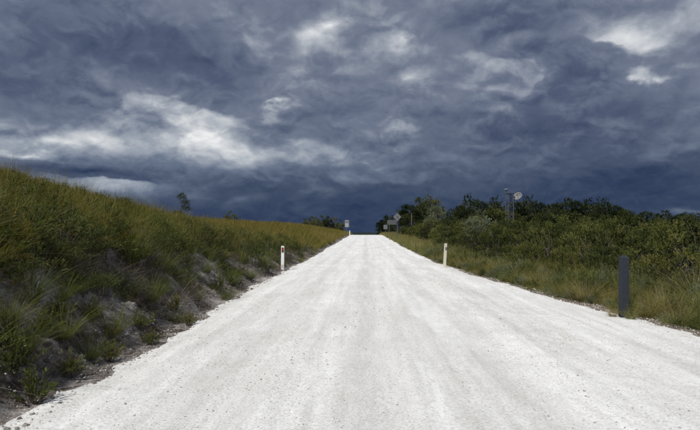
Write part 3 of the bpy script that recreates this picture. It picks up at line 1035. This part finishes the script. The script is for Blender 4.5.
# trees behind the scrub: image column, top of the crown in the image, distance along the road
tree_list = [(404, 205, 112, 3.8, 2), (412, 206, 104, 3.6, 0), (449, 212, 118, 5.0, 1), (459, 206, 100, 4.0, 2), (470, 200, 96, 5.5, 1),
             (482, 203, 92, 4.6, 0), (494, 202, 95, 5.2, 1), (517, 203, 90, 4.2, 0), (527, 201, 92, 5.6, 1), (540, 204, 88, 5.4, 0),
             (553, 205, 90, 5.0, 2), (563, 203, 86, 5.0, 1), (575, 202, 84, 5.2, 0), (588, 204, 86, 5.6, 1), (600, 203, 82, 5.2, 1), (613, 207, 80, 4.8, 0), (625, 211, 84, 4.6, 2),
             (505, 207, 100, 5.0, 1), (640, 213, 88, 5.0, 0), (658, 214, 90, 5.6, 1), (676, 215, 88, 5.4, 0), (694, 216, 90, 5.8, 1), (712, 216, 88, 5.4, 0)]
for px, py, Y, w, t in tree_list:
    x = at_col(px, Y)
    trees[t].place(x, Y, top_z(py, Y) - zat(x, Y), w, "dark green tree in the wood behind the roadside scrub", "tree", "dark trees behind the scrub")
for px, py, Y, w, t, lb in ((430, 194, 112, 6.0, 0, "tall olive tree with a rounded crown, highest of the wood beside the road"),
                            (420, 198, 106, 4.2, 1, "olive tree leaning out of the wood behind the slim pale pole")):
    x = at_col(px, Y)
    gums[t].place(x, Y, top_z(py, Y) - zat(x, Y), w, lb, "tree")
for px, py, Y, w, t in ((381, 220, 196, 3.6, 2), (386, 216, 200, 4.4, 0), (392, 217, 190, 4.2, 1)):
    x = at_col(px, Y)
    trees[t].place(x, Y, top_z(py, Y) - zat(x, Y), w, "dark tree beyond the crest, behind the road signs", "tree", "dark trees beyond the crest")
# bushes along the skyline of the hillside
for px, py, Y, w, t in ((306, 219, 132, 3.2, 0), (313, 217, 135, 3.6, 1), (320, 216, 138, 4.0, 0), (327, 217, 138, 3.6, 2), (334, 218, 140, 3.4, 1), (340, 220, 138, 2.6, 0)):
    x = at_col(px, Y)
    scrub[t].place(x, Y, top_z(py, Y) - zat(x, Y), w, "dark bush in the clump at the far end of the grassy hillside", "bush", "bushes at the end of the hillside")
for px, py, Y, w, lb in ((122, 199, 40, 1.2, "small dark bush poking above the grass of the hillside skyline"), (230, 211, 84, 2.0, "lone round bush on the hillside skyline, apart from the slender tree")):
    x = at_col(px, Y)
    scrub[0].place(x, Y, top_z(py, Y) - zat(x, Y), w, lb, "bush")
x = at_col(176, 88); scrub[3].place(x, 88, top_z(209, 88) - zat(x, 88), 2.2, "low bush at the foot of the slender tree on the hillside", "bush")

# the slender tree with a few separate clumps of leaves
def slender_tree():
    Y = 90.0
    x0 = at_col(180, Y)
    z0 = zat(x0, Y)
    o = empty("slender_tree", (x0, Y, z0))
    rr = np.random.default_rng(77)
    q = lambda px, py: np.array([at_col(px, Y) - x0, rr.uniform(-0.25, 0.25), top_z(py, Y) - z0])
    base = np.array([0.0, 0.0, -0.2])
    clumps = [(180.2, 195, 0.55), (177.4, 197, 0.36), (181.3, 202, 0.36), (185.4, 202.2, 0.50), (185.2, 208.3, 0.50), (181.2, 207, 0.34), (182.8, 198, 0.30)]
    st = []
    a1, a2 = q(178, 209), q(183, 209)
    st.append(limb(rr, base, a2, 0.085, 0.07, 0.02)); st.append(limb(rr, base, a1, 0.06, 0.05, 0.02))
    top1, top2 = q(178.2, 196.5), q(183, 200)
    st.append(limb(rr, a1, top1, 0.05, 0.025, 0.02)); st.append(limb(rr, a2, top2, 0.07, 0.03, 0.03))
    tr = link("trunk", mesh_from("slender_trunk", *join(st)), M_BARK, o)
    bs, ds, br = [], [], []
    for px, py, rad in clumps:
        c = q(px, py)
        n = int(260 * rad * rad) + 22
        v = rr.normal(0, 1, (n, 3)); v /= np.linalg.norm(v, axis=1, keepdims=True)
        bs.append(c + v * rad * rr.uniform(0.2, 1.0, (n, 1)) * [1, 1, 0.85]); ds.append(v * 0.8 + rr.normal(0, 0.3, (n, 3)) + [0, 0, 0.2])
        s = (a2 + (top2 - a2) * rr.uniform(0.1, 0.9)) if px > 180.5 else (a1 + (top1 - a1) * rr.uniform(0.5, 1.0))
        br.append(limb(rr, s, c, 0.022, 0.012, 0.05, 4, 5))
    D_ = np.concatenate(ds); D_ /= np.linalg.norm(D_, axis=1, keepdims=True)
    link("crown", mesh_from("slender_crown", *sprigs(rr, np.concatenate(bs), D_, 0.22, 14, 0.11, 0.035)), M_TREE, o)
    link("branch", mesh_from("slender_branch", *join(br)), M_BARK, tr)
    tag(o, "slender bare-stemmed tree with separate leaf clumps on the hillside skyline", "tree")


slender_tree()

# ------------------------------------------------------------------ single plants that stand out near the camera
def tussock_mesh(seed, mat, **kw):
    rr = np.random.default_rng(seed)
    return with_mat(mesh_from("tussock_%d" % seed, *blades(rr, **kw)), mat)


rush_me = [tussock_mesh(500 + i, M_RUSH, n=190, height=0.50, spread=0.10, width=0.0055, lean=0.85, droop=0.9, segs=4) for i in range(4)]
dry_me = [tussock_mesh(510 + i, M_DEAD, n=40, height=0.30, spread=0.10, width=0.0045, lean=0.9, droop=0.8, segs=4) for i in range(2)]
pale_me = [tussock_mesh(520 + i, M_PALE, n=210, height=0.95, spread=0.16, width=0.012, lean=1.0, droop=1.1, segs=5) for i in range(2)]
verge_me = [tussock_mesh(530 + i, M_VERGE, n=220, height=0.62, spread=0.15, width=0.007, lean=0.75, droop=0.9, segs=4) for i in range(3)]


def tussock(x, y, h, name, green, dry, label, group, href):
    o = empty(name, (x, y, zat(x, y)), RND.uniform(0, 6.28))
    s = h / href
    o.scale = (s, s, s * RND.uniform(0.85, 1.15))
    for nm, me in (("blades", green), ("dead_blades", dry)):
        if me is None:
            continue
        c = bpy.data.objects.new(nm, me); C.objects.link(c); c.parent = o
    tag(o, label, "grass tussock", group)
    return o


for px, py, h in ((22, 352, 0.42), (62, 338, 0.50), (88, 358, 0.40), (112, 333, 0.46), (150, 300, 0.52), (128, 296, 0.42), (176, 322, 0.30), (96, 290, 0.5),
                  (60, 300, 0.42), (196, 300, 0.40), (226, 300, 0.36), (232, 284, 0.44), (160, 270, 0.6), (205, 272, 0.55), (30, 300, 0.5), (250, 278, 0.5),
                  (300, 262, 0.45), (312, 255, 0.5), (262, 266, 0.6), (8, 322, 0.45), (130, 262, 0.6), (240, 262, 0.6), (186, 288, 0.35)):
    x, y, z = hit(px, py)
    tussock(x, y, h, "rush_tussock", RND.choice(rush_me), RND.choice(dry_me), "spray of green rush blades with dead stems on the bare cut bank", "rush tussocks on the cut bank", 0.5)
for px, py, h, lb in ((690, 285, 1.0, "large tussock with long pale arching blades in front of the scrub, past the dark post"),):
    y = 12.6; x = at_col(688, y)
    tussock(x, y, h, "pale_tussock", pale_me[0], pale_me[1], lb, None, 0.95)
for px, py, h in ((566, 299, 0.55), (590, 303, 0.6), (545, 290, 0.6), (655, 320, 0.55), (690, 327, 0.6), (676, 318, 0.7), (520, 285, 0.6), (470, 270, 0.7), (493, 277, 0.55), (614, 317, 0.22), (632, 319.5, 0.28)):
    x, y, z = hit(px, py)
    tussock(x, y + (0.25 if h > 0.4 else 0.05), h, "verge_tussock", RND.choice(verge_me), RND.choice(dry_me), "thick olive grass tussock at the edge of the gravel below the scrub", "grass tussocks at the road edge", 0.62)

# small leafy plants with fresh green shoots on the bank
leafy_me = []
for i in range(3):
    rr = np.random.default_rng(560 + i)
    n = 34
    th = rr.uniform(0, 2 * np.pi, n); el_ = rr.uniform(0.5, 1.5, n)
    dd = np.stack([np.cos(th) * np.cos(el_), np.sin(th) * np.cos(el_), np.sin(el_)], 1)
    leafy_me.append((with_mat(mesh_from("leafy_%d" % i, *sprigs(rr, dd * 0.05, dd, 0.24, 16, 0.05, 0.013, 0.75)), M_BRIGHT),
                     with_mat(mesh_from("leafy_stem_%d" % i, *join([limb(rr, (0, 0, -0.05), v * 0.27, 0.004, 0.002, 0.03, 4, 4) for v in dd])), M_BARK)))
for px, py, h in ((32, 404, 0.27), (70, 378, 0.25), (42, 338, 0.26), (58, 322, 0.28), (176, 312, 0.26), (140, 330, 0.24), (220, 293, 0.36), (92, 320, 0.26), (110, 362, 0.22), (16, 372, 0.30), (150, 345, 0.2), (8, 350, 0.3), (188, 326, 0.2)):
    x, y, z = hit(px, py)
    o = empty("leafy_plant", (x, y, z), RND.uniform(0, 6.28))
    o.scale = (h / 0.28,) * 3
    a, b_ = RND.choice(leafy_me)
    for nm, me in (("leaves", a), ("stems", b_)):
        c = bpy.data.objects.new(nm, me); C.objects.link(c); c.parent = o
    tag(o, "small bright yellow-green leafy plant low on the cut bank", "plant", "leafy plants on the cut bank")

# heath bushes along the top of the bank
for px, py, h, w in ((18, 262, 0.55, 1.0), (70, 272, 0.5, 0.9), (52, 250, 0.6, 1.1), (105, 262, 0.5, 1.0), (140, 268, 0.5, 0.9), (180, 262, 0.6, 1.1), (120, 245, 0.6, 1.1), (215, 258, 0.6, 1.0),
                     (252, 262, 0.7, 1.1), (268, 258, 0.6, 1.2), (278, 254, 0.7, 1.2), (298, 254, 0.6, 1.3), (160, 250, 0.5, 1.0), (30, 285, 0.45, 0.8), (90, 300, 0.4, 0.8), (200, 245, 0.6, 1.2)):
    x, y, z = hit(px, py)
    RND.choice(heath).place(x, y, h, w, "dark low heath bush along the top of the cut bank, below the golden grass", "bush", "heath bushes on top of the bank")

# ------------------------------------------------------------------ posts, signs, tower
import bmesh


def bm_mesh(name, bm, mat, smooth=False):
    me = bpy.data.meshes.new(name)
    bm.to_mesh(me); bm.free()
    if smooth:
        for p in me.polygons:
            p.use_smooth = True
    me.materials.append(mat)
    return me


def box_bm(sx, sy, sz, c=(0, 0, 0), bevel=0.0, bm=None):
    nb_ = bm or bmesh.new()
    g = bmesh.ops.create_cube(nb_, size=1.0)
    vs = g["verts"]
    for v in vs:
        v.co = Vector((v.co.x * sx + c[0], v.co.y * sy + c[1], v.co.z * sz + c[2]))
    if bevel:
        es = list({e for v in vs for e in v.link_edges})
        bmesh.ops.bevel(nb_, geom=es, offset=bevel, segments=2, affect="EDGES", profile=0.6)
    return nb_


def paint_material(name, col, dirt, rough=0.6, scale=9.0, amount=(0.45, 0.72), metallic=0.0, spec=0.3):
    m, b, o = mat_new(name)
    pos = b.new("ShaderNodeTexCoord").outputs["Object"]
    n = b.noise(pos, scale, 6, 0.65)
    n2 = b.noise(b.vmath("MULTIPLY", pos, (1, 1, 0.15)), scale * 4, 4, 0.6)
    f = b.math("MULTIPLY", b.range(b.math("ADD", b.math("MULTIPLY", n, 0.6), b.math("MULTIPLY", n2, 0.4)), *amount), 0.7)
    principled(b, o, b.mix(f, col, dirt), rough, bump(b, n2, 0.25, 0.004), metallic, spec)
    return m


M_WHITE = paint_material("white_post_paint", (0.74, 0.74, 0.72), (0.36, 0.33, 0.28))
M_CREAM = paint_material("weathered_white_timber", (0.56, 0.53, 0.45), (0.27, 0.24, 0.19))
M_DARKPOST = paint_material("dark_blue_grey_timber", (0.020, 0.025, 0.035), (0.075, 0.078, 0.082), 0.75, 14.0, (0.50, 0.80))
M_RED = paint_material("red_reflector", (0.45, 0.03, 0.03), (0.2, 0.02, 0.02), 0.25, spec=0.6)
M_DARKBACK = paint_material("dark_reflector_mount", (0.05, 0.035, 0.035), (0.1, 0.08, 0.07))
M_ALU = paint_material("weathered_aluminium", (0.14, 0.15, 0.16), (0.09, 0.09, 0.09), 0.6, 3.0)
M_ALUDARK = paint_material("grey_sign_back", (0.085, 0.09, 0.097), (0.06, 0.06, 0.06), 0.6, 3.0)
M_STEEL = paint_material("galvanised_steel", (0.11, 0.12, 0.135), (0.07, 0.07, 0.07), 0.5, 6.0, metallic=0.3)
M_DISH = paint_material("dish_paint", (0.17, 0.175, 0.178), (0.11, 0.11, 0.11), 0.7, 2.0)


M_POLE = paint_material("grey_pole_timber", (0.19, 0.18, 0.16), (0.12, 0.11, 0.10))
M_SIGN = paint_material("dusty_white_sign", (0.30, 0.305, 0.30), (0.20, 0.20, 0.19))


def white_guide_post():
    x, y, z = hit(282.5, 270)
    o = empty("guide_post", (x, y, z), R(-8))
    o.rotation_euler = (R(1.0), R(0.8), R(-8))
    bm = box_bm(0.125, 0.045, 1.12, (0, 0, 0.42), 0.008)
    for v in bm.verts:                                    # rounded top
        if v.co.z > 0.9:
            v.co.z -= 0.03 * (abs(v.co.x) / 0.06) ** 2
    body = link("post_body", bm_mesh("guide_post_body", bm, M_WHITE), None, o)
    link("foot_band", bm_mesh("guide_post_band", box_bm(0.131, 0.051, 0.12, (0, 0, 0.16), 0.006), M_CREAM), None, o)
    rf = link("reflector", bm_mesh("reflector_back", box_bm(0.085, 0.012, 0.19, (0.005, -0.031, 0.80), 0.004), M_DARKBACK), None, o)
    bm = bmesh.new()
    bmesh.ops.create_cone(bm, cap_ends=True, segments=24, radius1=0.036, radius2=0.034, depth=0.012,
                          matrix=Matrix.Translation((0.012, -0.042, 0.82)) @ Matrix.Rotation(R(90), 4, "X"))
    link("lens", bm_mesh("reflector_lens", bm, M_RED), None, rf)
    tag(o, "white guide post with a red reflector at the foot of the grassy bank", "guide post")


def timber_guide_post():
    x, y, z = hit(444.5, 267.5)
    o = empty("guide_post", (x, y, z), R(6))
    o.rotation_euler = (R(-1.0), R(3.6), R(6))
    bm = box_bm(0.115, 0.06, 1.14, (0, 0, 0.45), 0.007)
    for v in bm.verts:
        if v.co.z > 0.98:
            v.co.z += v.co.x * 0.12
    link("post_body", bm_mesh("timber_post_body", bm, M_CREAM), None, o)
    rf = link("reflector", bm_mesh("timber_reflector_back", box_bm(0.06, 0.012, 0.13, (0.012, -0.037, 0.80), 0.004), M_ALUDARK), None, o)
    tag(o, "leaning cream guide post standing in the grass beside the road", "guide post")


def dark_post():
    x, y, z = hit(623.5, 317)
    o = empty("dark_post", (x, y, z))
    o.rotation_euler = (R(0.6), R(1.0), R(-3))
    w = 0.135
    bm = box_bm(w, w, 1.30, (0, 0, 0.43), 0.010)
    link("post_body", bm_mesh("dark_post_body", bm, M_DARKPOST), None, o)
    bm = bmesh.new()
    prof = [(w * 0.5 + 0.001, 1.0785), (w * 0.5 - 0.006, 1.094), (w * 0.30, 1.108), (w * 0.27, 1.124), (0.0, 1.13)]
    rings = []
    for s, h in prof[:-1]:
        rings.append([bm.verts.new((a * s, b * s, h)) for a, b in ((-1, -1), (1, -1), (1, 1), (-1, 1))])
    tip = bm.verts.new((0, 0, prof[-1][1]))
    for r0, r1 in zip(rings[:-1], rings[1:]):
        for k in range(4):
            bm.faces.new((r0[k], r0[(k + 1) % 4], r1[(k + 1) % 4], r1[k]))
    for k in range(4):
        bm.faces.new((rings[-1][k], rings[-1][(k + 1) % 4], tip))
    link("cap", bm_mesh("dark_post_cap", bm, M_DARKPOST), None, o)
    tag(o, "thick dark blue-grey square post at the grassy edge of the gravel", "post")


white_guide_post()
timber_guide_post()
dark_post()


def pole_mesh(name, r0, z0, z1, mat, sides=10):
    V, F = tube([(0, 0, z0), (0, 0, (z0 + z1) / 2), (0, 0, z1)], [r0, r0, r0], sides)
    me = mesh_from(name, V, F); me.materials.append(mat)
    return me


def plate(name, w, h, c, mat, rot=0.0, r=0.05):
    """a sign plate with rounded corners, 12 mm thick, in the x-z plane"""
    bm = bmesh.new()
    pts = []
    for cx, cz, a0 in ((w / 2 - r, h / 2 - r, 0), (-w / 2 + r, h / 2 - r, 90), (-w / 2 + r, -h / 2 + r, 180), (w / 2 - r, -h / 2 + r, 270)):
        for k in range(5):
            a = R(a0 + k * 22.5)
            pts.append((cx + r * math.cos(a), cz + r * math.sin(a)))
    ca, sa = math.cos(rot), math.sin(rot)
    pts = [(x * ca - z * sa, x * sa + z * ca) for x, z in pts]
    f = [bm.verts.new((c[0] + x, c[1] - 0.006, c[2] + z)) for x, z in pts]
    b = [bm.verts.new((c[0] + x, c[1] + 0.006, c[2] + z)) for x, z in pts]
    bm.faces.new(f); bm.faces.new(b[::-1])
    for k in range(len(f)):
        bm.faces.new((f[k], b[k], b[(k + 1) % len(b)], f[(k + 1) % len(f)]))
    bmesh.ops.recalc_face_normals(bm, faces=bm.faces)
    return bm_mesh(name, bm, mat)


def far_signs():
    # back of a diamond warning sign over a wide board, for traffic coming the other way
    Y = 77.0
    x = at_col(397.2, Y); z = zat(x, Y)
    o = empty("road_sign", (x, Y, z))
    zd = top_z(217.0, Y) - z
    link("post", pole_mesh("sign_post", 0.034, -0.4, zd + 0.5, M_STEEL), None, o)
    p = link("diamond_plate", plate("diamond_plate", 0.80, 0.80, (0, -0.045, zd), M_ALU, R(45)), None, o)
    link("rail", bm_mesh("diamond_centre", box_bm(0.26, 0.03, 0.26, (0, -0.067, zd)), M_ALUDARK), None, p)
    tag(o, "grey diamond road sign seen from behind on a tall post beside the wood", "road sign")
    xb = at_col(393.6, Y) ; zb = zat(xb, Y + 0.6)
    o = empty("sign_board", (xb, Y + 0.6, zb))
    zc = top_z(222.3, Y) - zb
    p = link("board", plate("board_plate", 1.75, 0.66, (0, -0.05, zc), M_ALUDARK, 0.0, 0.04), None, o)
    for s in (-0.17, 0.17):
        link("rail", bm_mesh("board_rail", box_bm(1.70, 0.03, 0.05, (0, -0.072, zc + s)), M_ALU), None, p)
    for s in (-0.6, 0.62):
        l = link("post", pole_mesh("board_post", 0.032, -0.4, zc + 0.36, M_STEEL), None, o); l.location.x = s
    tag(o, "wide grey sign board on two posts below the diamond sign", "road sign")
    Y = 108.0
    x = at_col(385.4, Y); z = zat(x, Y)
    o = empty("road_sign", (x, Y, z))
    zc = top_z(227.0, Y) - z
    link("post", pole_mesh("small_sign_post", 0.034, -0.4, zc + 0.45, M_STEEL), None, o)
    for s in (-0.2, 0.2):
        link("plate", plate("small_plate", 0.36, 0.86, (s, -0.045, zc), M_ALU, 0.0, 0.04), None, o)
    tag(o, "small pale upright road sign near the crest, past the sign board", "road sign")
    Y = 106.0
    x = at_col(346.9, Y); z = zat(x, Y)
    o = empty("road_sign", (x, Y, z))
    zc = top_z(223.6, Y) - z
    link("post", pole_mesh("left_sign_post", 0.036, -0.4, zc + 0.5, M_STEEL), None, o)
    p = link("plate", plate("left_plate", 0.74, 1.35, (0, -0.045, zc), M_SIGN, 0.0, 0.05), None, o)
    link("panel", bm_mesh("left_plate_panel", box_bm(0.62, 0.006, 0.42, (0, -0.0545, zc + 0.32)), M_ALU), None, p)
    tag(o, "tall white road sign at the end of the grassy hillside, on the crest", "road sign")
    x = at_col(349.7, 112); z = zat(x, 112)
    o = empty("guide_post", (x, 112, z))
    link("post_body", bm_mesh("far_post_body", box_bm(0.16, 0.05, 1.5, (0, 0, 0.45), 0.008), M_WHITE), None, o)
    link("foot_band", bm_mesh("far_post_band", box_bm(0.166, 0.056, 0.12, (0, 0, 0.14), 0.006), M_CREAM), None, o)
    tag(o, "tiny white guide post beside the tall white road sign on the crest", "guide post")
    Y = 92.0
    x = at_col(411.5, Y); z = zat(x, Y)
    o = empty("slim_pole", (x, Y, z))
    zt = top_z(213.5, Y) - z
    link("shaft", pole_mesh("slim_pole_shaft", 0.045, -0.4, zt, M_POLE), None, o)
    link("cap", bm_mesh("slim_pole_cap", box_bm(0.15, 0.15, 0.06, (0, 0, zt + 0.03), 0.01), M_STEEL), None, o)
    tag(o, "slim pale pole standing against the dark trees behind the signs", "pole")


far_signs()


def lattice_tower():
    Y = 68.0
    x = at_col(508.5, Y); z = zat(x, Y)
    o = empty("lattice_tower", (x, Y, z), R(12))
    H = top_z(194.0, Y) - z
    w = 0.72
    cor = [(-w / 2, -w / 2), (w / 2, -w / 2), (w / 2, w / 2), (-w / 2, w / 2)]
    for a, b in cor:
        V, F = tube([(a, b, -0.3), (a, b, H / 2), (a, b, H)], [0.045] * 3, 8)
        link("leg", with_mat(mesh_from("tower_leg", V, F), M_STEEL), None, o)
    bars = []
    n = 9
    for k in range(n):
        z0, z1 = H * k / n, H * (k + 1) / n
        for i in range(4):
            (ax, ay), (bx, by) = cor[i], cor[(i + 1) % 4]
            bars.append(tube([(ax, ay, z1), (bx, by, z1)], [0.020, 0.020], 5))
            p, q = ((ax, ay, z0), (bx, by, z1)) if k % 2 else ((bx, by, z0), (ax, ay, z1))
            bars.append(tube([p, q], [0.018, 0.018], 5))
    br = link("bracing", with_mat(mesh_from("tower_bracing", *join(bars)), M_STEEL), None, o)
    br["kind"] = "stuff"
    link("platform", bm_mesh("tower_platform", box_bm(w + 0.16, w + 0.16, 0.06, (0, 0, H + 0.03), 0.01), M_STEEL), None, o)
    # small antenna on top
    an = link("antenna_mast", pole_mesh("antenna_mast", 0.03, H + 0.06, H + 0.46, M_STEEL), None, o)
    an.location = (-0.42, 0, 0)
    bm = bmesh.new()
    bmesh.ops.create_uvsphere(bm, u_segments=16, v_segments=8, radius=0.25, matrix=Matrix.Translation((0, 0, H + 0.50)) @ Matrix.Diagonal((1.0, 1.0, 0.5, 1)))
    link("antenna_head", bm_mesh("antenna_head", bm, M_DISH, True), None, an)
    # large dish looking up to the left, held off the side on an arm
    c = Vector((1.05, -0.25, H - 0.45))
    link("dish_arm", with_mat(mesh_from("dish_arm", *tube([(0.3, -0.3, H - 0.9), tuple(c + Vector((0.0, 0.25, -0.1)))], [0.06, 0.06], 8)), M_STEEL), None, o)
    rad, dep = 0.56, 0.30
    rings, V, F = 8, [], []
    seg = 32
    for side, t in ((0, 0.0), (1, 0.03)):
        for k in range(rings + 1):
            rr_ = rad * k / rings
            for i in range(seg):
                a = 2 * math.pi * i / seg
                V.append((rr_ * math.cos(a), rr_ * math.sin(a), dep * (rr_ / rad) ** 2 - t))
    def idx(s, k, i): return s * (rings + 1) * seg + k * seg + i % seg
    for s in (0, 1):
        for k in range(rings):
            for i in range(seg):
                q = [idx(s, k, i), idx(s, k, i + 1), idx(s, k + 1, i + 1), idx(s, k + 1, i)]
                F.append(q if s == 0 else q[::-1])
    for i in range(seg):
        F.append([idx(0, rings, i), idx(0, rings, i + 1), idx(1, rings, i + 1), idx(1, rings, i)])
    d = link("dish", with_mat(mesh_from("dish", np.array(V), np.array(F)), M_DISH), None, o)
    aim = Vector((-0.62, -0.52, 0.55)).normalized()
    d.rotation_euler = aim.to_track_quat("Z", "Y").to_euler()
    d.location = c
    f = link("feed_horn", with_mat(mesh_from("feed_horn", *tube([(0, 0, 0.0), (0, 0, 0.36), (0, 0, 0.37), (0, 0, 0.46)], [0.02, 0.02, 0.06, 0.05], 10)), M_STEEL), None, d)
    tag(o, "narrow steel lattice tower with a white dish, rising from the scrub", "tower")


lattice_tower()
